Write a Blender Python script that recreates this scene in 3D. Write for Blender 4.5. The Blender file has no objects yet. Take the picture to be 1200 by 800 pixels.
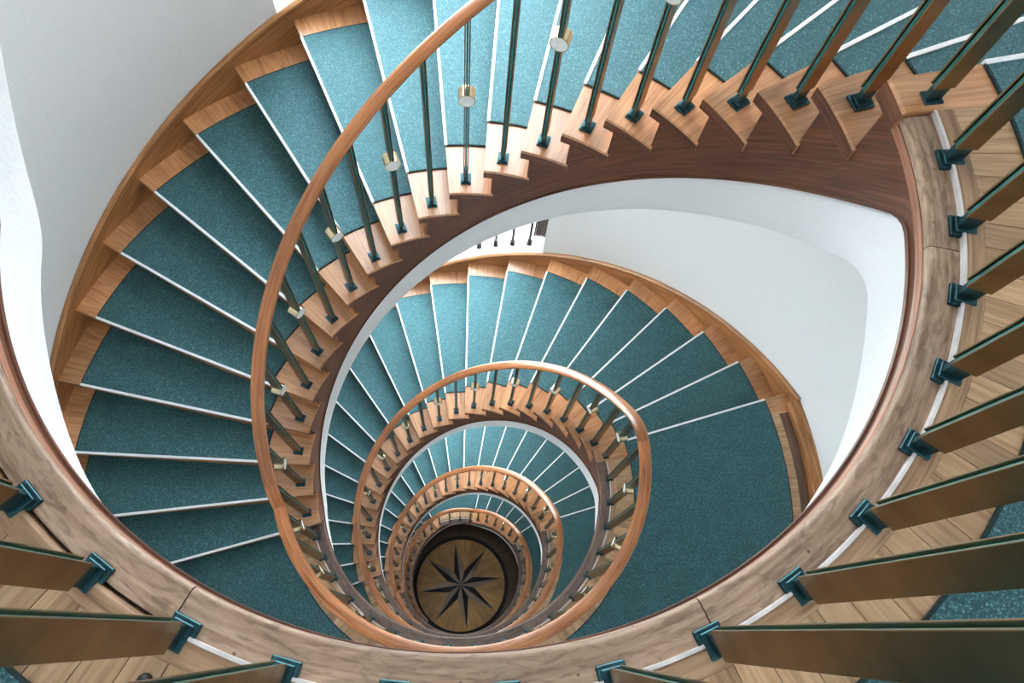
import bpy, bmesh, math, random
from mathutils import Vector, Matrix
random.seed(7)
scene = bpy.context.scene
RAD = math.radians
C = scene.collection

# ------------------------------------------------------------------ camera
cam_d = bpy.data.cameras.new('camera'); cam = bpy.data.objects.new('camera', cam_d); C.objects.link(cam)
cam_d.sensor_width = 36.0; cam_d.sensor_fit = 'HORIZONTAL'
cam_d.lens = 877.3286 / 1200 * 36.0
cam_d.clip_start = 0.02; cam_d.clip_end = 300
_f = Vector((0.0, 0.36665083, -0.93035862)); _r = Vector((0.98423174, 0.16456535, 0.06485459)); _u = Vector((-0.17688378, 0.91568849, 0.36086939))
_m = Matrix((( _r.x, _u.x, -_f.x, 0.14275), (_r.y, _u.y, -_f.y, -0.85734), (_r.z, _u.z, -_f.z, 1.22255), (0, 0, 0, 1)))
cam.matrix_world = _m
scene.camera = cam

# ------------------------------------------------------------------ world: even overcast sky
w = bpy.data.worlds.new('overcast_sky'); scene.world = w; w.use_nodes = True
bg = w.node_tree.nodes['Background']; bg.inputs[0].default_value = (0.84, 0.93, 1.0, 1); bg.inputs[1].default_value = 8.2
scene.view_settings.view_transform = 'Standard'; scene.view_settings.look = 'None'
scene.view_settings.gamma = 1.0; scene.view_settings.use_curve_mapping = False
scene.view_settings.exposure = 0.95
try:
    scene.cycles.diffuse_bounces = 6; scene.cycles.max_bounces = 14; scene.cycles.transparent_max_bounces = 12
    scene.cycles.sample_clamp_indirect = 8.0
    w.cycles.sampling_method = 'MANUAL'; w.cycles.sample_map_resolution = 64
except Exception: pass

def portal(loc, target, sx, sy):                       # guides sky light through a real opening, gives no light itself
    l = bpy.data.lights.new('sky_portal', 'AREA'); l.shape = 'RECTANGLE'; l.size = sx; l.size_y = sy
    l.cycles.is_portal = True
    o = bpy.data.objects.new('sky_portal', l); C.objects.link(o); o.location = loc
    o.rotation_euler = (Vector(target) - Vector(loc)).to_track_quat('-Z', 'Y').to_euler()

# ------------------------------------------------------------------ measures (metres, degrees about the well's axis)
RISE = 0.17423; DTH = 9.1225; STOREY = 21 * RISE
R_IN = 0.90; R_BAL = 0.967; R_WALL = 2.365; R_TREAD = 2.345
N0 = {0: 23.14, 1: 23.14, 2: 26.56, 3: 26.56}            # angle of the upper nosing of each flight
ZFLOOR = -82 * RISE
WIN_A, WIN_B = 83.5, 125.2
HEAD = STOREY - 0.86

# ------------------------------------------------------------------ materials
MATS = {}
def newmat(name):
    m = bpy.data.materials.new(name); m.use_nodes = True; MATS[name] = m
    nt = m.node_tree; return m, nt, nt.nodes['Principled BSDF']
def N(nt, t, **kw):
    n = nt.nodes.new(t)
    for k, v in kw.items(): setattr(n, k, v)
    return n
def ramp(nt, src, stops):
    n = N(nt, 'ShaderNodeValToRGB'); cr = n.color_ramp
    while len(cr.elements) < len(stops): cr.elements.new(0.5)
    for e, (p, c) in zip(cr.elements, stops): e.position = p; e.color = (*c, 1)
    nt.links.new(src, n.inputs[0]); return n
def wood(name, dark, mid, light, along='U', rough=0.45, scale=1.0, knots=False, vary=0.16, coat=0.0):
    m, nt, b = newmat(name)
    uv = N(nt, 'ShaderNodeTexCoord'); mp = N(nt, 'ShaderNodeMapping')
    s = (5, 90, 30) if along == 'U' else (90, 5, 30)
    mp.inputs['Scale'].default_value = tuple(q * scale for q in s)
    oi = N(nt, 'ShaderNodeObjectInfo'); mul = N(nt, 'ShaderNodeMath', operation='MULTIPLY'); mul.inputs[1].default_value = 37.0
    nt.links.new(oi.outputs['Random'], mul.inputs[0]); cmb = N(nt, 'ShaderNodeCombineXYZ')
    for i in range(3): nt.links.new(mul.outputs[0], cmb.inputs[i])
    nt.links.new(cmb.outputs[0], mp.inputs['Location'])
    nt.links.new(uv.outputs['UV'], mp.inputs['Vector'])
    n1 = N(nt, 'ShaderNodeTexNoise'); n1.inputs['Scale'].default_value = 1.0; n1.inputs['Detail'].default_value = 6; n1.inputs['Distortion'].default_value = 0.6
    nt.links.new(mp.outputs[0], n1.inputs['Vector'])
    rp = ramp(nt, n1.outputs['Fac'], [(0.28, dark), (0.5, mid), (0.72, light)])
    # broad tone drift
    mp2 = N(nt, 'ShaderNodeMapping'); mp2.inputs['Scale'].default_value = (3, 9, 5) if along == 'U' else (9, 3, 5)
    nt.links.new(uv.outputs['UV'], mp2.inputs['Vector']); nt.links.new(cmb.outputs[0], mp2.inputs['Location'])
    n2 = N(nt, 'ShaderNodeTexNoise'); n2.inputs['Scale'].default_value = 1.0; n2.inputs['Detail'].default_value = 3
    nt.links.new(mp2.outputs[0], n2.inputs['Vector'])
    hs = N(nt, 'ShaderNodeHueSaturation')
    ma = N(nt, 'ShaderNodeMapRange'); ma.inputs['From Min'].default_value = 0.3; ma.inputs['From Max'].default_value = 0.7
    ma.inputs['To Min'].default_value = 0.78; ma.inputs['To Max'].default_value = 1.2
    nt.links.new(n2.outputs['Fac'], ma.inputs['Value'])
    mr = N(nt, 'ShaderNodeMapRange'); mr.inputs['To Min'].default_value = 1 - vary; mr.inputs['To Max'].default_value = 1 + vary
    nt.links.new(oi.outputs['Random'], mr.inputs['Value'])
    mm = N(nt, 'ShaderNodeMath', operation='MULTIPLY'); nt.links.new(ma.outputs[0], mm.inputs[0]); nt.links.new(mr.outputs[0], mm.inputs[1])
    nt.links.new(mm.outputs[0], hs.inputs['Value']); nt.links.new(rp.outputs[0], hs.inputs['Color'])
    col = hs.outputs[0]
    if knots:                                            # worn, dented, spotted old oak
        mp3 = N(nt, 'ShaderNodeMapping'); mp3.inputs['Scale'].default_value = (1, 1, 1); nt.links.new(uv.outputs['UV'], mp3.inputs['Vector']); nt.links.new(cmb.outputs[0], mp3.inputs['Location'])
        vo = N(nt, 'ShaderNodeTexVoronoi'); vo.inputs['Scale'].default_value = 20; nt.links.new(mp3.outputs[0], vo.inputs['Vector'])
        r3 = ramp(nt, vo.outputs['Distance'], [(0.03, (0.22, 0.18, 0.15)), (0.08, (1, 1, 1)), (1, (1, 1, 1))])
        n4 = N(nt, 'ShaderNodeTexNoise'); n4.inputs['Scale'].default_value = 1; n4.inputs['Detail'].default_value = 7; n4.inputs['Distortion'].default_value = 1.2
        mp4 = N(nt, 'ShaderNodeMapping'); mp4.inputs['Scale'].default_value = (22, 70, 1); nt.links.new(uv.outputs['UV'], mp4.inputs['Vector']); nt.links.new(cmb.outputs[0], mp4.inputs['Location']); nt.links.new(mp4.outputs[0], n4.inputs['Vector'])
        r4 = ramp(nt, n4.outputs['Fac'], [(0.36, (0.68, 0.64, 0.62)), (0.5, (1, 1, 1)), (0.68, (1.15, 1.12, 1.1))])
        mx = N(nt, 'ShaderNodeMix', data_type='RGBA', blend_type='MULTIPLY'); mx.inputs[0].default_value = 1
        nt.links.new(col, mx.inputs[6]); nt.links.new(r3.outputs[0], mx.inputs[7])
        my = N(nt, 'ShaderNodeMix', data_type='RGBA', blend_type='MULTIPLY'); my.inputs[0].default_value = 1
        nt.links.new(mx.outputs[2], my.inputs[6]); nt.links.new(r4.outputs[0], my.inputs[7])
        col = my.outputs[2]
    nt.links.new(col, b.inputs['Base Color'])
    b.inputs['Roughness'].default_value = rough
    b.inputs['Coat Weight'].default_value = coat; b.inputs['Coat Roughness'].default_value = 0.25
    bp = N(nt, 'ShaderNodeBump'); bp.inputs['Strength'].default_value = 0.18; bp.inputs['Distance'].default_value = 0.002
    nt.links.new(n1.outputs['Fac'], bp.inputs['Height']); nt.links.new(bp.outputs[0], b.inputs['Normal'])
    return m
wood('tread_wood', (0.35, 0.14, 0.05), (0.52, 0.24, 0.10), (0.62, 0.32, 0.15), 'V', 0.38, coat=0.8)
wood('outer_wood', (0.24, 0.095, 0.03), (0.40, 0.18, 0.07), (0.52, 0.26, 0.11), 'V', 0.42, coat=0.15)
wood('stringer_wood', (0.065, 0.021, 0.009), (0.12, 0.040, 0.018), (0.20, 0.072, 0.033), 'U', 0.42, coat=0.2, vary=.05)
wood('fascia_wood', (0.065, 0.021, 0.009), (0.12, 0.040, 0.018), (0.20, 0.072, 0.033), 'U', 0.42, coat=0.2, vary=.05)
wood('bead_wood', (0.24, 0.095, 0.05), (0.38, 0.165, 0.095), (0.48, 0.23, 0.145), 'U', 0.42, coat=0.2, vary=.05)
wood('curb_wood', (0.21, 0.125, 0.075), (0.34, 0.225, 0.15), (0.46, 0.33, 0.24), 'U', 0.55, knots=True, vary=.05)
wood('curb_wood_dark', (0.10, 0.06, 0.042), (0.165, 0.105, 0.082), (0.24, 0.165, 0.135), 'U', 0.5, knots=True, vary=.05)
wood('strip_wood', (0.20, 0.105, 0.05), (0.37, 0.215, 0.115), (0.50, 0.32, 0.19), 'U', 0.5)
wood('plank_wood', (0.30, 0.17, 0.08), (0.47, 0.285, 0.15), (0.57, 0.37, 0.215), 'V', 0.5)
wood('rail_wood', (0.23, 0.062, 0.014), (0.42, 0.14, 0.038), (0.55, 0.22, 0.07), 'U', 0.34, coat=0.4, vary=.12)
wood('wall_stringer_wood', (0.20, 0.075, 0.022), (0.38, 0.16, 0.055), (0.50, 0.24, 0.09), 'U', 0.42, coat=0.15, vary=.05)
wood('dark_strip_wood', (0.09, 0.045, 0.025), (0.14, 0.07, 0.04), (0.19, 0.10, 0.06), 'U', 0.5)
wood('inlay_gold', (0.52, 0.24, 0.06), (0.70, 0.36, 0.10), (0.80, 0.46, 0.15), 'U', 0.45, vary=.16, coat=.1)
wood('inlay_brown', (0.20, 0.10, 0.04), (0.27, 0.145, 0.06), (0.33, 0.185, 0.08), 'U', 0.35, coat=.4)
wood('inlay_dark', (0.005, 0.004, 0.004), (0.009, 0.007, 0.006), (0.015, 0.012, 0.01), 'U', 0.6, coat=0)
wood('floor_wood', (0.055, 0.027, 0.014), (0.10, 0.05, 0.025), (0.15, 0.08, 0.04), 'V', 0.4, coat=.2)

def carpet_mat():
    m, nt, b = newmat('carpet')
    tc = N(nt, 'ShaderNodeTexCoord')
    n1 = N(nt, 'ShaderNodeTexNoise'); n1.inputs['Scale'].default_value = 230; n1.inputs['Detail'].default_value = 3; n1.inputs['Roughness'].default_value = 0.7
    nt.links.new(tc.outputs['Object'], n1.inputs['Vector'])
    rp = ramp(nt, n1.outputs['Fac'], [(0.36, (0.001, 0.006, 0.007)), (0.49, (0.008, 0.030, 0.031)), (0.6, (0.048, 0.13, 0.135)), (0.72, (0.30, 0.47, 0.48))])
    n2 = N(nt, 'ShaderNodeTexNoise'); n2.inputs['Scale'].default_value = 9; n2.inputs['Detail'].default_value = 4
    nt.links.new(tc.outputs['Object'], n2.inputs['Vector'])
    r2 = ramp(nt, n2.outputs['Fac'], [(0.3, (0.8, 0.8, 0.8)), (0.7, (1.12, 1.12, 1.12))])
    mx = N(nt, 'ShaderNodeMix', data_type='RGBA', blend_type='MULTIPLY'); mx.inputs[0].default_value = 1
    nt.links.new(rp.outputs[0], mx.inputs[6]); nt.links.new(r2.outputs[0], mx.inputs[7])
    nt.links.new(mx.outputs[2], b.inputs['Base Color']); b.inputs['Roughness'].default_value = 0.46
    b.inputs['Sheen Weight'].default_value = 0.5; b.inputs['Sheen Roughness'].default_value = 0.5; b.inputs['Sheen Tint'].default_value = (0.38, 0.82, 0.92, 1)
    b.inputs['Specular IOR Level'].default_value = 1.0; b.inputs['Specular Tint'].default_value = (0.4, 0.88, 1, 1)
    bp = N(nt, 'ShaderNodeBump'); bp.inputs['Strength'].default_value = 0.5; bp.inputs['Distance'].default_value = 0.004
    nt.links.new(n1.outputs['Fac'], bp.inputs['Height']); nt.links.new(bp.outputs[0], b.inputs['Normal'])
carpet_mat()
def plain(name, col, rough=0.5, metal=0.0, noise=0.0, nscale=40, bump=0.0, coat=0.0):
    m, nt, b = newmat(name)
    b.inputs['Roughness'].default_value = rough; b.inputs['Metallic'].default_value = metal
    b.inputs['Coat Weight'].default_value = coat
    tc = N(nt, 'ShaderNodeTexCoord'); n1 = N(nt, 'ShaderNodeTexNoise'); n1.inputs['Scale'].default_value = nscale; n1.inputs['Detail'].default_value = 5
    nt.links.new(tc.outputs['Object'], n1.inputs['Vector'])
    lo = tuple(c * (1 - noise) for c in col); hi = tuple(min(1, c * (1 + noise)) for c in col)
    rp = ramp(nt, n1.outputs['Fac'], [(0.3, lo), (0.7, hi)]); nt.links.new(rp.outputs[0], b.inputs['Base Color'])
    if bump:
        bp = N(nt, 'ShaderNodeBump'); bp.inputs['Strength'].default_value = bump; bp.inputs['Distance'].default_value = 0.004
        nt.links.new(n1.outputs['Fac'], bp.inputs['Height']); nt.links.new(bp.outputs[0], b.inputs['Normal'])
    return m
plain('plaster', (0.77, 0.77, 0.77), 0.85, 0, 0.02, 60, 0.25)
plain('fascia_plaster', (0.79, 0.80, 0.805), 0.8, 0, 0.02, 90, 0.35)
plain('carpet_binding', (0.012, 0.03, 0.03), 0.9, 0, 0.2, 100)
plain('nosing_metal', (0.80, 0.81, 0.82), 0.5, 0.0, 0.03, 80)
plain('lit_edge', (0.72, 0.68, 0.66), 0.5, 0, 0.15, 30)  # pale tone paints in the light caught by the landing's floor edge
plain('brass', (0.27, 0.185, 0.10), 0.38, 1.0, 0.25, 12)
plain('polished_brass', (0.80, 0.66, 0.42), 0.2, 1.0, 0.06, 30)
plain('dark_core', (0.03, 0.19, 0.18), 0.5, 0.2, 0.3, 30)
plain('dark_shoe', (0.025, 0.085, 0.10), 0.38, 0.7, 0.45, 45, 0.3)
plain('pale_disc', (0.86, 0.88, 0.87), 0.3, 0.0, 0.04, 50)
plain('guard_metal', (0.012, 0.014, 0.015), 0.5, 0.3, 0.2, 30)
plain('window_paint', (0.80, 0.80, 0.80), 0.5, 0, 0.02, 30)
plain('curtain_fabric', (0.20, 0.165, 0.15), 0.9, 0, 0.25, 25)
plain('gravel', (0.62, 0.64, 0.58), 0.95, 0, 0.35, 0.9)
m, nt, b = newmat('glass')
tr = N(nt, 'ShaderNodeBsdfTransparent'); gl = N(nt, 'ShaderNodeBsdfGlossy'); gl.inputs['Roughness'].default_value = 0.02
ms = N(nt, 'ShaderNodeMixShader'); ms.inputs[0].default_value = 0.05
nt.links.new(tr.outputs[0], ms.inputs[1]); nt.links.new(gl.outputs[0], ms.inputs[2])
nt.links.new(ms.outputs[0], nt.nodes['Material Output'].inputs['Surface']); nt.nodes.remove(b)

# ------------------------------------------------------------------ helpers
def link(name, me, mat, parent=None, loc=(0, 0, 0), rz=0.0):
    o = bpy.data.objects.new(name, me); C.objects.link(o)
    if mat and not me.materials: me.materials.append(MATS[mat])
    o.location = loc; o.rotation_euler = (0, 0, RAD(rz))
    if parent: o.parent = parent
    return o
def tag(o, label=None, cat=None, group=None, kind=None):
    if label: o['label'] = label
    if cat: o['category'] = cat
    if group: o['group'] = group
    if kind: o['kind'] = kind
    return o
def empty(name, loc=(0, 0, 0)):
    o = bpy.data.objects.new(name, None); C.objects.link(o); o.location = loc; o.empty_display_size = 0.1; return o
def sweep_mesh(name, thetas, prof, closed=False, smooth=False, auto=True):
    """closed profile polygon prof(theta)->[(r,z)] swept about the z axis; UV: u along the arc, v along the profile"""
    bm = bmesh.new(); uvl = bm.loops.layers.uv.new('UVMap'); rings = []
    for t in thetas:
        a = RAD(t); rings.append([bm.verts.new((r * math.cos(a), r * math.sin(a), z)) for r, z in prof(t)])
    n = len(rings[0]); p0 = prof(thetas[0]); rm = sum(p[0] for p in p0) / n; VS = []
    for t in thetas:
        p0 = prof(t); vs = [0.0]
        for i in range(n):
            a, c = p0[i], p0[(i + 1) % n]; vs.append(vs[-1] + math.hypot(c[0] - a[0], c[1] - a[1]))
        VS.append(vs)
    K = len(rings)
    for k in range(K if closed else K - 1):
        k2 = (k + 1) % K; u0 = RAD(thetas[k]) * rm; u1 = RAD(thetas[k2] if k2 else thetas[0] + 360) * rm
        for i in range(n):
            j = (i + 1) % n
            f = bm.faces.new((rings[k][i], rings[k][j], rings[k2][j], rings[k2][i])); f.smooth = smooth
            for lp, q in zip(f.loops, ((u0, VS[k][i]), (u0, VS[k][i + 1]), (u1, VS[k2][i + 1]), (u1, VS[k2][i]))): lp[uvl].uv = q
    if not closed:
        for k, rev in ((0, True), (K - 1, False)):
            vv = rings[k][::-1] if rev else rings[k]; f = bm.faces.new(vv); pr = prof(thetas[k]); pr = pr[::-1] if rev else pr
            for lp, q in zip(f.loops, pr): lp[uvl].uv = (q[1] + RAD(thetas[k]) * rm, q[0])
    bmesh.ops.recalc_face_normals(bm, faces=bm.faces)
    me = bpy.data.meshes.new(name); bm.to_mesh(me); bm.free()
    if smooth:
        try: me.set_sharp_from_angle(angle=RAD(35))
        except Exception: pass
    return me
def arc(a, b, step=2.0):
    n = max(1, int(math.ceil(abs(b - a) / step))); return [a + (b - a) * i / n for i in range(n + 1)]
def sweep(name, thetas, prof, mat, parent=None, smooth=False, closed=False, loc=(0, 0, 0)):
    return link(name, sweep_mesh(name, thetas, prof, closed, smooth), mat, parent, loc)
def rect(r0, r1, z0, z1): return lambda t: [(r0, z0), (r1, z0), (r1, z1), (r0, z1)]
def box_mesh(name, boxes, bevel=0.0):
    """boxes: (x0,x1,y0,y1,z0,z1) joined into one mesh, with box UVs"""
    bm = bmesh.new()
    for x0, x1, y0, y1, z0, z1 in boxes:
        r = bmesh.ops.create_cube(bm, size=1.0)
        for v in r['verts']:
            v.co = ((x0 + x1) / 2 + v.co.x * (x1 - x0), (y0 + y1) / 2 + v.co.y * (y1 - y0), (z0 + z1) / 2 + v.co.z * (z1 - z0))
    if bevel: bmesh.ops.bevel(bm, geom=list(bm.edges), offset=bevel, segments=1, affect='EDGES')
    me = bpy.data.meshes.new(name); bm.to_mesh(me); bm.free(); return me
def cyl_mesh(name, axis_x0, axis_x1, rad, z, inner=0.0, n=20):
    """tube along local x"""
    bm = bmesh.new(); R = []
    for x in (axis_x0, axis_x1):
        R.append([bm.verts.new((x, rad * math.cos(2 * math.pi * i / n), z + rad * math.sin(2 * math.pi * i / n))) for i in range(n)])
    if inner:
        Q = []
        for x in (axis_x0, axis_x1):
            Q.append([bm.verts.new((x, inner * math.cos(2 * math.pi * i / n), z + inner * math.sin(2 * math.pi * i / n))) for i in range(n)])
    for i in range(n):
        j = (i + 1) % n
        f = bm.faces.new((R[0][i], R[0][j], R[1][j], R[1][i])); f.smooth = True
        if inner:
            f = bm.faces.new((Q[0][i], Q[1][i], Q[1][j], Q[0][j])); f.smooth = True
            for e in (0, 1): bm.faces.new((R[e][i], Q[e][i], Q[e][j], R[e][j]))
    if not inner: bm.faces.new(R[0]); bm.faces.new(R[1])
    bmesh.ops.recalc_face_normals(bm, faces=bm.faces)
    me = bpy.data.meshes.new(name); bm.to_mesh(me); bm.free()
    try: me.set_sharp_from_angle(angle=RAD(40))
    except Exception: pass
    return me
def smin(a, b, k):
    h = max(0.0, min(1.0, 0.5 + 0.5 * (b - a) / k)); return b + (a - b) * h - k * h * (1 - h)
def smax(a, b, k): return -smin(-a, -b, k)

# ------------------------------------------------------------------ the stair as a chain of flights and landings
class Flight:
    def __init__(s, idx, ztop, th0, n): s.idx, s.ztop, s.th0, s.n = idx, ztop, th0, n; s.zbot = ztop - (n + 1) * RISE; s.th1 = th0 + n * DTH
    def line(s, t): return s.ztop - RISE * (t - s.th0) / DTH
    def wood_bottom(s, t): return smax(smin(s.line(t) - .42, s.ztop - .08, .05), s.zbot - .08, .05)
    def white_bottom(s, t): return smax(smin(s.line(t) - .64, s.ztop - .25, .10), s.zbot - .25, .06)
    def rail(s, t): return smax(smin(s.line(t) + .86, s.ztop + .98, .12), s.zbot + .98, .12)
class Landing:
    def __init__(s, z, prev, nxt): s.z, s.prev, s.nxt = z, prev, nxt; s.a = prev.th1; s.b = nxt.th0 + (360 if nxt.th0 < prev.th1 else 0); s.off = s.b - nxt.th0
    def wood_bottom(s, t): return smin(s.z - .08, s.nxt.line(t - s.off) - .42, .05)
    def set_back(s, t):                                  # the plaster edge leans back under the middle of a landing
        q = min((t - s.a) / 25.0, (s.b - 22 - t) / 23.0); q = max(0.0, min(1.0, q)); return q * q * (3 - 2 * q)
    def white_bottom(s, t): return smin(s.z - .25 - .13 * s.set_back(t), s.nxt.line(t - s.off) - .64, .10)
    def rail(s, t): return smin(s.z + .98, s.nxt.line(t - s.off) + .86, .12)
F = [Flight(0, STOREY, N0[0], 20), Flight(1, 0.0, N0[1], 20), Flight(2, -STOREY, N0[2], 20), Flight(3, -2 * STOREY, N0[3], 20),
     Flight(4, -3 * STOREY, 42.75, 5), Flight(5, -69 * RISE, 128.4, 12)]
Ls = [Landing(F[k].zbot, F[k], F[k + 1]) for k in range(5)]
WHERE = ['rising past the left picture edge', 'nearest below the camera, across top and left',
         'second one down, around the middle', 'third one down, close around the star floor',
         'with only five steps, above the lit lower landing', 'lowest and dim, curling down to the star floor']

# ------------------------------------------------------------------ structure: round wall, floor, ceiling, outside ground
ZTOP = 7.2
def wall_round():
    bm = bmesh.new()
    def add(thetas, z0f, z1f, r0=R_WALL, r1=R_WALL + 0.30, closed=False):
        me = sweep_mesh('tmp', thetas, lambda t: [(r0, z0f(t)), (r1, z0f(t)), (r1, z1f(t)), (r0, z1f(t))], closed)
        bm.from_mesh(me); bpy.data.meshes.remove(me)
    add(arc(WIN_B, WIN_A + 360, 2), lambda t: ZFLOOR - .3, lambda t: ZTOP)
    th = arc(WIN_A, WIN_B, 2)
    sill = [lambda t, f=F[k]: f.line(t) + 0.02 for k in range(4)]
    head = [lambda t, f=F[k]: f.line(t) + HEAD for k in range(4)]
    add(th, head[0], lambda t: ZTOP)
    for k in range(3): add(th, head[k + 1], sill[k])
    # below the lowest window down to the garden door head, and the wall either side of that door
    dz = Ls[4].z; add(th, lambda t: dz + 2.25, sill[3])
    add(arc(WIN_A, 91.0, 2), lambda t: ZFLOOR - .3, lambda t: dz + 2.25); add(arc(119.0, WIN_B, 2), lambda t: ZFLOOR - .3, lambda t: dz + 2.25)
    add(arc(91.0, 119.0, 2), lambda t: ZFLOOR - .3, lambda t: dz - .02)
    me = bpy.data.meshes.new('wall_round'); bm.to_mesh(me); bm.free()
    for p in me.polygons: p.use_smooth = True
    me.set_sharp_from_angle(angle=RAD(30))
    tag(link('wall_round', me, 'plaster'), 'pale grey plastered round stairwell wall', kind='structure')
wall_round()
tag(sweep('floor', arc(0, 352, 8), rect(0.935, R_WALL, ZFLOOR - .2, ZFLOOR), 'floor_wood', closed=True), 'dark wooden floor around the star inlay at the bottom of the well', kind='structure')
tag(sweep('ceiling', arc(0, 352, 8), rect(.83, R_WALL + .3, ZTOP, ZTOP + .2), 'plaster', closed=True), 'white ceiling with a round skylight over the well', kind='structure')
sk = empty('window_5', (0, 0, ZTOP)); tag(sk, 'round glass skylight in the ceiling', kind='structure')
sweep('frame', arc(0, 352, 8), rect(.75, .83, 0.0, .2), 'window_paint', sk, closed=True)
sweep('pane', arc(0, 352, 8), rect(0.01, .75, .10, .11), 'glass', sk, closed=True)
portal((0, 0, ZTOP + .25), (0, 0, 0), 2.0, 2.0)
bm = bmesh.new(); bmesh.ops.create_circle(bm, cap_ends=True, radius=60, segments=48)
me = bpy.data.meshes.new('ground'); bm.to_mesh(me); bm.free()
tag(link('ground', me, 'gravel', None, (0, 0, ZFLOOR - .32)), 'pale ground outside the windows', kind='structure')

# windows beside the flights
for k in range(4):
    f = F[k]; w_ = empty('window_%d' % (k + 1), (0, 0, 0))
    tag(w_, ['tall stair window above the camera', 'stair window at the top left edge of the picture', 'stair window with dark guard bars behind the middle flight', 'stair window hidden beside the third flight'][k], kind='structure')
    th = arc(WIN_A, WIN_B, 2); top = lambda t: f.line(t) + HEAD
    sweep('sill', th, lambda t: [(R_WALL - .004, f.line(t) + .02), (R_WALL + .30, f.line(t) + .02), (R_WALL + .30, f.line(t) + .045), (R_WALL - .004, f.line(t) + .045)], 'window_paint', w_)
    sweep('pane', th, lambda t: [(2.60, f.line(t) + .045), (2.606, f.line(t) + .045), (2.606, top(t)), (2.60, top(t))], 'glass', w_)
    for a in (WIN_A, (WIN_A + WIN_B) / 2 + 5, WIN_B - 1.2):
        sweep('frame', arc(a, a + 1.2, .6), lambda t: [(2.57, f.line(t) + .045), (2.63, f.line(t) + .045), (2.63, top(t)), (2.57, top(t))], 'window_paint', w_)
    sweep('head_frame', th, lambda t: [(2.57, top(t) - .05), (2.63, top(t) - .05), (2.63, top(t)), (2.57, top(t))], 'window_paint', w_)
    t = 86.8
    bar_me = bpy.data.meshes.get('guard_bar') or box_mesh('guard_bar', [(-.016, .016, -.012, .012, 0, .92), (-.026, .026, -.022, .022, 0, .025)])
    while t < WIN_B - 2:
        a = RAD(t); link('guard_bar', bar_me, 'guard_metal', w_, (2.48 * math.cos(a), 2.48 * math.sin(a), f.line(t) + .045), t); t += 3.5
    sweep('guard_rail', arc(WIN_A, WIN_B, 3), lambda t: [(2.46, f.line(t) + .95), (2.50, f.line(t) + .95), (2.50, f.line(t) + .99), (2.46, f.line(t) + .99)], 'guard_metal', w_)
    a = RAD((WIN_A + WIN_B) / 2); zc = f.line(104) + HEAD / 2
    portal((2.75 * math.cos(a), 2.75 * math.sin(a), zc), (0, 0, zc), 1.95, 3.7)
cu = sweep('curtain', arc(83.9, 86.3, .1), lambda t: [(2.54 + .014 * math.sin(t * 13), F[2].line(t) + .06), (2.545 + .014 * math.sin(t * 13), F[2].line(t) + .06), (2.545 + .014 * math.sin(t * 13), F[2].line(t) + HEAD - .06), (2.54 + .014 * math.sin(t * 13), F[2].line(t) + HEAD - .06)], 'curtain_fabric', smooth=True)
tag(cu, 'grey brown curtain hanging at the right end of the barred stair window', 'curtain')
d_ = empty('door_1', (0, 0, Ls[4].z)); tag(d_, 'glazed garden door lighting the lower landing', kind='structure')
sweep('pane', arc(91, 119, 2), rect(2.60, 2.606, .0, 2.25), 'glass', d_)
for a in (91, 104.4, 117.8): sweep('frame', arc(a, a + 1.2, .6), rect(2.57, 2.63, 0, 2.25), 'window_paint', d_)
sweep('head_frame', arc(91, 119, 2), rect(2.57, 2.63, 2.19, 2.25), 'window_paint', d_)
a = RAD(105); portal((2.75 * math.cos(a), 2.75 * math.sin(a), Ls[4].z + 1.12), (0, 0, Ls[4].z + 1.12), 1.4, 2.3)

# ------------------------------------------------------------------ flights
R_T0, R_C0, R_C1 = 0.894, 1.145, 2.21
TT = 0.042
def rounded_tread(t): return None
def tread_meshes():
    d = {}
    back = -DTH - 2.9
    # tread body: nose at angle 0, tail runs under the next tread up (kept thin there), radial bull nose along the front
    th = arc(back, 0, 1.5)
    d['tread'] = sweep_mesh('tread', th, lambda t: [(R_T0 + .004, -TT), (R_TREAD, -TT), (R_TREAD, 0), (R_T0 + .006, 0), (R_T0, -.006), (R_T0, -TT + .006)])
    # wooden end boards are the bare tread; carpet lies between
    d['carpet'] = sweep_mesh('carpet', arc(-DTH - .6, -.25, 1.5), rect(R_C0, R_C1, 0.0005, .007))
    d['binding_in'] = sweep_mesh('carpet_binding', arc(-DTH - .6, -.25, 1.5), rect(R_C0 - .006, R_C0, 0.0005, .0075))
    d['binding_out'] = sweep_mesh('carpet_binding', arc(-DTH - .6, -.25, 1.5), rect(R_C1, R_C1 + .006, 0.0005, .0075))
    # white metal nosing strip, constant width: a straight box along the radius
    d['nosing'] = box_mesh('nosing_strip', [(R_C0 - .004, R_C1 + .004, -.009, .003, .0005, .010), (R_C0 - .004, R_C1 + .004, .0008, .004, -.008, .010)], .001)
    d['nosing_l'] = box_mesh('landing_nosing_strip', [(1.118, 2.167, -.009, .003, .0005, .010), (1.118, 2.167, .0008, .004, -.008, .010)], .001)
    d['end'] = sweep_mesh('end_cap', arc(back, 0, 1.5), rect(R_T0 - .0022, R_T0 - .0002, -TT + .002, -.004))
    # riser set back from the nose
    bmr = box_mesh('riser', [(.915, R_TREAD, -.052, -.034, -RISE + .0, -TT)])
    d['riser'] = bmr
    return d
TM = tread_meshes()
def uv_box(me, axis=0):
    uvl = me.uv_layers.new(name='UVMap') if not me.uv_layers else me.uv_layers[0]
    for p in me.polygons:
        nrm = p.normal
        for li in p.loop_indices:
            co = me.vertices[me.loops[li].vertex_index].co
            uvl.data[li].uv = (co.x, co.z) if abs(nrm.z) < .5 else (co.x, co.y)
uv_box(TM['riser'])
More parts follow.
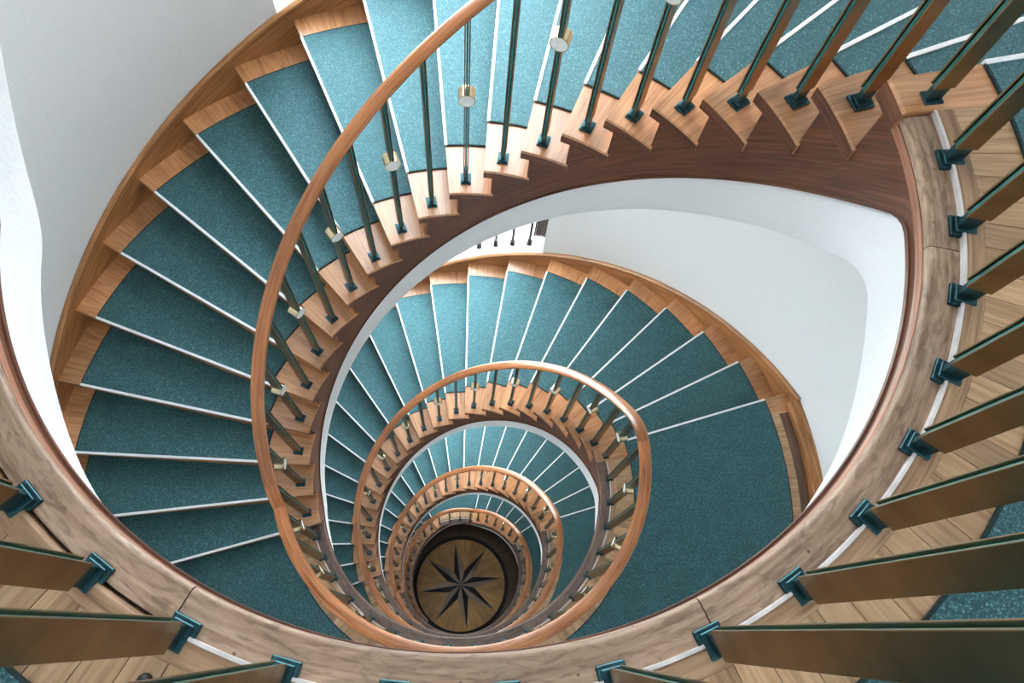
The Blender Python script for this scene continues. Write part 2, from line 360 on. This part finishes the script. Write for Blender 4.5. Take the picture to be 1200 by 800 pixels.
def build_flight(f):
    root = empty('stair_flight', (0, 0, f.ztop))
    tag(root, 'teal carpeted winding stair flight, ' + WHERE[f.idx], 'stairs', 'curved stair flights')
    for i in range(1, f.n + 1):
        z = -i * RISE; a = f.th0 + i * DTH
        t = link('tread', TM['tread'], 'tread_wood', root, (0, 0, z), a)
        for nm, key, mat in (('carpet', 'carpet', 'carpet'), ('carpet_binding', 'binding_in', 'carpet_binding'), ('carpet_binding', 'binding_out', 'carpet_binding'), ('nosing_strip', 'nosing', 'nosing_metal'), ('riser', 'riser', 'outer_wood'), ('end_cap', 'end', 'fascia_wood')):
            link(nm, TM[key], mat, t)
    # top riser (under the landing's nosing)
    link('riser', TM['riser'], 'outer_wood', root, (0, 0, 0), f.th0)
    # cut inner stringer, stepped top edge under the treads
    th = set(); ov = 2.4
    for t in arc(f.th0 - ov, f.th1 - ov, 1.5): th.add(round(t, 3))
    for i in range(0, f.n + 1):
        b_ = f.th0 + i * DTH - ov; th.add(round(b_ - .001, 3)); th.add(round(b_ + .001, 3))
    th = sorted(q for q in th if f.th0 - ov + .0005 < q)
    def top(t):
        i = math.ceil((t - (f.th0 - ov)) / DTH - 1e-6); i = max(1, i); return -min(i, f.n + 1) * RISE - TT
    sweep('inner_stringer', th, lambda t: [(.9035, f.wood_bottom(t) - f.ztop), (.9035, max(top(t), f.wood_bottom(t) - f.ztop + .02)), (.955, max(top(t), f.wood_bottom(t) - f.ztop + .02)), (.955, f.wood_bottom(t) - f.ztop)], 'stringer_wood', root)
    # small bead along the bottom of the stringer
    sweep('stringer_bead', arc(f.th0 - ov, f.th1 - ov, 2), lambda t: [(.899, f.wood_bottom(t) - f.ztop), (.93, f.wood_bottom(t) - f.ztop), (.93, f.wood_bottom(t) - f.ztop + .014), (.899, f.wood_bottom(t) - f.ztop + .012)], 'stringer_wood', root)
    # white plaster underside with its edge towards the well
    def wp(t):
        zb = f.wood_bottom(t) - f.ztop; zw = f.white_bottom(t) - f.ztop
        return [(.9045, zb + .001), (.9045, zb + (zw - zb) * .5), (.9045, zw + .02), (.907, zw + .006), (.915, zw), (R_WALL - .002, zw), (R_WALL - .002, zw + .12), (1.0, zb + .001)]
    sweep('plaster_soffit', arc(f.th0 - ov, f.th1 - ov, 2), wp, 'fascia_plaster', root, smooth=True)
    # wall stringer with a moulded cap
    def ws(t):
        z = f.line(t) - f.ztop
        return [(R_TREAD, z - .34), (R_WALL - .001, z - .34), (R_WALL - .001, z + .088), (R_WALL - .006, z + .092), (R_TREAD + .004, z + .092), (R_TREAD - .012, z + .084), (R_TREAD - .012, z + .066), (R_TREAD + .006, z + .062), (R_TREAD + .006, z + .052), (R_TREAD, z + .048)]
    sweep('wall_stringer', arc(f.th0 - 2, f.th1 + 1.5, 2), ws, 'wall_stringer_wood', root)
    return root
for f in F: build_flight(f)

# ------------------------------------------------------------------ landings
plank_me = {}
def build_landing(k):
    L = Ls[k]; root = empty('stair_landing', (0, 0, L.z))
    tag(root, 'teal carpeted stair landing, ' + ['nearest the camera, with worn oak edge at bottom and right', 'one storey down, with the big carpet area at the right',
         'two storeys down, right of the small inner spiral', 'lowest full one, dark, beside the star floor', 'small one lit by the garden door above the star floor'][k], 'landing', 'stair landings')
    a, b_ = L.a, L.b; ov = 2.4; zo = L.z
    # joints of the heavy edge boards
    if k < 4: cuts = [a - ov, 252.8, 303.9, 358.3, 377.5 if k == 0 else b_ - 5.6]
    else: cuts = [a - ov, b_ - 5.6]
    for c0, c1 in zip(cuts[:-1], cuts[1:]):
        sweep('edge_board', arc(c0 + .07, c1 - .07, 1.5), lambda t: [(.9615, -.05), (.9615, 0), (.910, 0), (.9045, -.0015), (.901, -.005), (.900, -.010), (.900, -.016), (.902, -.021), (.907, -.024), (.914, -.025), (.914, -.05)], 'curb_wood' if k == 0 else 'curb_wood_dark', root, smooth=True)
    wb = lambda t: L.wood_bottom(t) - zo; wwb = lambda t: L.white_bottom(t) - zo
    sweep('edge_fascia', arc(a - ov, b_ - ov, 1.5), lambda t: [(.9035, wb(t)), (.9035, -.0505), (.95, -.0505), (.95, wb(t))], 'fascia_wood', root)
    sweep('stringer_bead', arc(a - ov, b_ - ov, 1.5), lambda t: [(.899, wb(t)), (.93, wb(t)), (.93, wb(t) + .012), (.899, wb(t) + .012)], 'stringer_wood', root)
    sweep('fascia_bead', arc(a - ov, b_ - ov, 1.5), lambda t: [(.9025, -.050), (.9135, -.050), (.9135, -.0255), (.9025, -.0255), (.901, -.030), (.9025, -.035)], 'bead_wood', root)
    sweep('lit_edge_strip', arc(a + .3 if k else 254.0, b_ - 5.6, 1.5), rect(.9615, .967, -.03, .0135), 'lit_edge', root)  # thin added strip, its pale colour stands for light on the raised floor edge
    if k == 0: sweep('dark_joint', arc(a + .3, 253.95, 1.5), rect(.9616, .9668, -.03, -.018), 'inlay_dark', root)
    sweep('floor_edge_strip', arc(a + .3, b_ - 5.6, 1.5), lambda t: [(.967, -.03), (1.004, -.03), (1.004, .012), (.999, .013), (.972, .013), (.967, .010)], 'strip_wood', root)
    # short radial floor planks
    step = 3.06; n = int((b_ - 5.6 - a) / step); step = (b_ - 5.6 - a) / n
    key = round(step, 3)
    if key not in plank_me:
        plank_me[key] = (sweep_mesh('plank', arc(.04, step - .04, 2), rect(1.0045, 1.13, -.03, .012)), sweep_mesh('plank', arc(.03, step * 2 - .03, 2), rect(2.155, 2.228, -.03, .012)))
    for i in range(n): link('plank', plank_me[key][0], 'plank_wood', root, (0, 0, 0), a + i * step)
    for i in range(n // 2 + 1): link('outer_plank', plank_me[key][1], 'plank_wood', root, (0, 0, 0), a + i * step * 2)
    sweep('dark_strip', arc(a, b_ - 2, 2), rect(2.2285, 2.292, -.03, .011), 'dark_strip_wood', root)
    sweep('skirting', arc(a + 1.5, b_ - 2, 2), lambda t: [(2.2925, -.03), (R_WALL - .001, -.03), (R_WALL - .001, .098), (2.345, .098), (2.333, .092), (2.331, .070), (2.312, .066), (2.3, .052)], 'wall_stringer_wood', root)
    ca = sweep('carpet', arc(a - .5, b_ - .25, 2), rect(1.122, 2.163, .0125, .019), 'carpet', root)
    sweep('carpet_binding', arc(a - .5, b_ - .25, 2), rect(1.116, 1.122, .0125, .0195), 'carpet_binding', ca)
    sweep('carpet_binding', arc(a - .5, b_ - .25, 2), rect(2.163, 2.169, .0125, .0195), 'carpet_binding', ca)
    # nosing block where the next flight starts
    nb = sweep('nosing_block', arc(b_ - 5.6, b_, 1.4), lambda t: [(R_T0 + .003, -TT), (1.118, -TT), (1.118, .012), (R_T0 + .006, .012), (R_T0, .005), (R_T0, -TT + .005)], 'tread_wood', root)
    sweep('end_cap', arc(b_ - 5.6, b_, 1.4), rect(R_T0 - .0022, R_T0 - .0002, -TT + .002, .006), 'fascia_wood', nb)
    sweep('nosing_board', arc(b_ - 3.2, b_, 1.4), rect(1.119, R_TREAD, -TT, .0118), 'tread_wood', root)
    link('nosing_strip', TM['nosing_l'], 'nosing_metal', root, (0, 0, .012), b_)
    def wp(t):
        zb = wb(t); zw = wwb(t)
        q = L.set_back(t); return [(.9045 + .008 * q, zb + .001), (.9045 + .03 * q, zb + (zw - zb) * .5), (.9045 + .052 * q, zw + .02 + .02 * q), (.907 + .06 * q, zw + .006), (.915 + .065 * q, zw), (R_WALL - .002, zw), (R_WALL - .002, -.032), (1.0, -.032), (1.0, zb + .001)]
    sweep('plaster_slab', arc(a - ov, b_ - ov, 2), wp, 'fascia_plaster', root, smooth=True)
for k in range(5): build_landing(k)

# ------------------------------------------------------------------ railings: handrail + balusters
shoe_me = box_mesh('base_shoe', [(-.027, .027, -.023, .023, 0, .009), (-.021, .021, -.017, .017, .009, .017), (-.018, .018, -.0075, .0075, .017, .075)], .0015)
ring_me = cyl_mesh('ring', -.025, .025, .033, .545, .0295)
disc_me = cyl_mesh('ring_disc', -.0238, .0238, .0295, .545)
bar_cache = {}
def bar_meshes(h):
    h = round(h / .02) * .02; key = round(h, 3)
    if key not in bar_cache:
        bar_cache[key] = (box_mesh('brass_bar', [(-.0235, .0235, -.0022, .0022, .052, h)], .0007), box_mesh('core_bar', [(-.0195, .0195, -.0035, .0035, .05, h)]))
    return bar_cache[key]
def baluster(root, z, t, h, ring, rad=R_BAL):
    a = RAD(t); bmesh_, core = bar_meshes(h)
    o = link('baluster', core, 'dark_core', root, (rad * math.cos(a), rad * math.sin(a), z), t)
    link('base_shoe', shoe_me, 'dark_shoe', o)
    for s in (-1, 1): link('brass_bar', bmesh_, 'brass', o, (0, s * .0082, 0))
    if ring:
        link('ring', ring_me, 'polished_brass', o); link('ring_disc', disc_me, 'pale_disc', o)
def rail_profile(zc):
    pts = []
    for i in range(14):
        q = 2 * math.pi * i / 14; c, s = math.cos(q), math.sin(q)
        pts.append((R_BAL + .0325 * math.copysign(abs(c) ** .8, c), zc + .023 * math.copysign(abs(s) ** .8, s)))
    return pts
LB = [19.4, 10.7, 1.4, -7.7, -17.6, -26.9, -36.6, -46.9, -56.8, -66.6, -76.4, -86.2, -96.1, -105.9, -115.7, -125.7, -135.2, -143.6, -151.3]
RW = ['with shoes on the near oak edge', 'largest whole curve, through left and bottom', 'mid sized turn around the picture middle',
      'small turn two storeys below the largest', 'around the small lit lower landing', 'lowest, dim, beside the star floor']
for k in range(6):
    f = F[k]; L = Ls[k] if k < 5 else None; z0 = f.zbot
    root = empty('stair_railing', (0, 0, z0))
    tag(root, 'orange wooden handrail on brass balusters, ' + RW[k], 'railing', 'spiral railings')
    for i in range(1, f.n + 1):
        t = f.th0 + i * DTH - 4.5; z = f.ztop - i * RISE
        baluster(root, z - z0, t, f.rail(t) - z - .01, (i + k) % 2 == 0)
    a, b_ = f.th0 - 3.9, f.th1 + 2.5
    st = f.th0 - (12 if k else 3.9)
    segs = [(f.th0 - 12, f.th1 - 4, f.rail)]
    if k == 5: segs = [(f.th0 - 12, f.th1 + 4, f.rail)]
    if L:
        end = L.b - 12
        if k < 4:
            dphi = L.b - 360 - N0[0] if k < 3 else 0
            if k < 3:
                for j, t in enumerate(LB):
                    tt = t + 360 + (dphi * (1 - j / 18.0) if k else 0); 
                    if tt > L.a + 1: baluster(root, 0, tt, L.rail(tt) - L.z - .01, (j + k) % 2 == 1 and k > 0)
            else:
                n = int((L.b - 4 - L.a - 3) / 9.5)
                for j in range(n + 1):
                    tt = L.b - 4 - j * (L.b - 4 - L.a - 3) / n; baluster(root, 0, tt, L.rail(tt) - L.z - .01, j % 2 == 1)
        else:
            for j, tt in enumerate((91.5, 102.1, 112.9, 123.5)): baluster(root, 0, tt, L.rail(tt) - L.z - .01, j % 2 == 0, .95)
        fr, lr = f.rail, L.rail
        mid = lambda t: fr(t) if t < L.a else lr(t)
        segs.append((f.th1 - 4, end, mid))
    for s0, s1, fn in segs:
        if s0 < f.th0:                                   # starts over the landing above
            up = Ls[k - 1] if k > 0 else None
            fn2 = (lambda t, up=up, f=f: up.rail(t + up.off) if up and t < f.th0 else f.rail(t))
        else: fn2 = fn
        if k == 0 and s0 < f.th0: s0 = f.th0
        sweep('handrail', arc(s0 + .03, s1 - .03, 2.5), lambda t: rail_profile(fn2(t) - z0), 'rail_wood', root, smooth=True)

# ------------------------------------------------------------------ star inlay in the ground floor
st = empty('star_inlay', (0, 0, ZFLOOR)); tag(st, 'round eight pointed compass star inlaid in wood at the bottom of the well', 'floor inlay')
def flat(name, pts, z0, z1, mat, ang):
    bm = bmesh.new(); uvl = bm.loops.layers.uv.new('UVMap')
    lo = [bm.verts.new((x, y, z0)) for x, y in pts]; hi = [bm.verts.new((x, y, z1)) for x, y in pts]
    bm.faces.new(hi); bm.faces.new(lo[::-1]); n = len(pts)
    for i in range(n): bm.faces.new((lo[i], lo[(i + 1) % n], hi[(i + 1) % n], hi[i]))
    ca, sa = math.cos(ang), math.sin(ang)
    for f_ in bm.faces:
        for lp in f_.loops: x, y = lp.vert.co.x, lp.vert.co.y; lp[uvl].uv = (x * ca + y * sa, -x * sa + y * ca)
    bmesh.ops.recalc_face_normals(bm, faces=bm.faces)
    me = bpy.data.meshes.new(name); bm.to_mesh(me); bm.free(); return link(name, me, mat, st)
pol = lambda r, d: (r * math.cos(RAD(d)), r * math.sin(RAD(d)))
for i in range(8):
    t = 19.0 + 45 * i
    for h in (0, 1):
        t0 = t + h * 22.5; t1 = t0 + 22.5
        flat('disc_segment', [(0, 0)] + [pol(.862, q) for q in arc(t0 + .05, t1 - .05, 4)], -.05, 0, 'inlay_gold', RAD((t0 + t1) / 2))
    flat('dark_ray', [(0, 0), pol(.815, t), pol(.275, t + 22.5)], -.01, .004, 'inlay_dark', RAD(t))
    flat('brown_ray', [(0, 0), pol(.275, t - 22.5), pol(.815, t)], -.01, .004, 'inlay_brown', RAD(t))
sweep('dark_border', arc(0, 354, 6), rect(.8625, .934, -.05, .002), 'inlay_dark', st, closed=True)

# small black round stop on the near landing's planks
bm = bmesh.new(); prof = [(0.0, .018), (.004, .0178), (.0075, .0155), (.0085, .012), (.0085, .008), (.0075, .006), (.010, .003), (.010, 0), (0, 0)]
rings = [[bm.verts.new((r * math.cos(2 * math.pi * i / 16), r * math.sin(2 * math.pi * i / 16), z)) for i in range(16)] for r, z in prof[1:-1]]
for p, q in zip(rings[:-1], rings[1:]):
    for i in range(16): bm.faces.new((p[i], p[(i + 1) % 16], q[(i + 1) % 16], q[i])).smooth = True
bm.faces.new(rings[0]); bm.faces.new(rings[-1]); bmesh.ops.recalc_face_normals(bm, faces=bm.faces)
me = bpy.data.meshes.new('floor_stop'); bm.to_mesh(me); bm.free()
tag(link('floor_stop', me, 'inlay_dark', None, (-0.2895, -0.9949, .0122)), 'small black round stop on the planks at the bottom left', 'door stop')
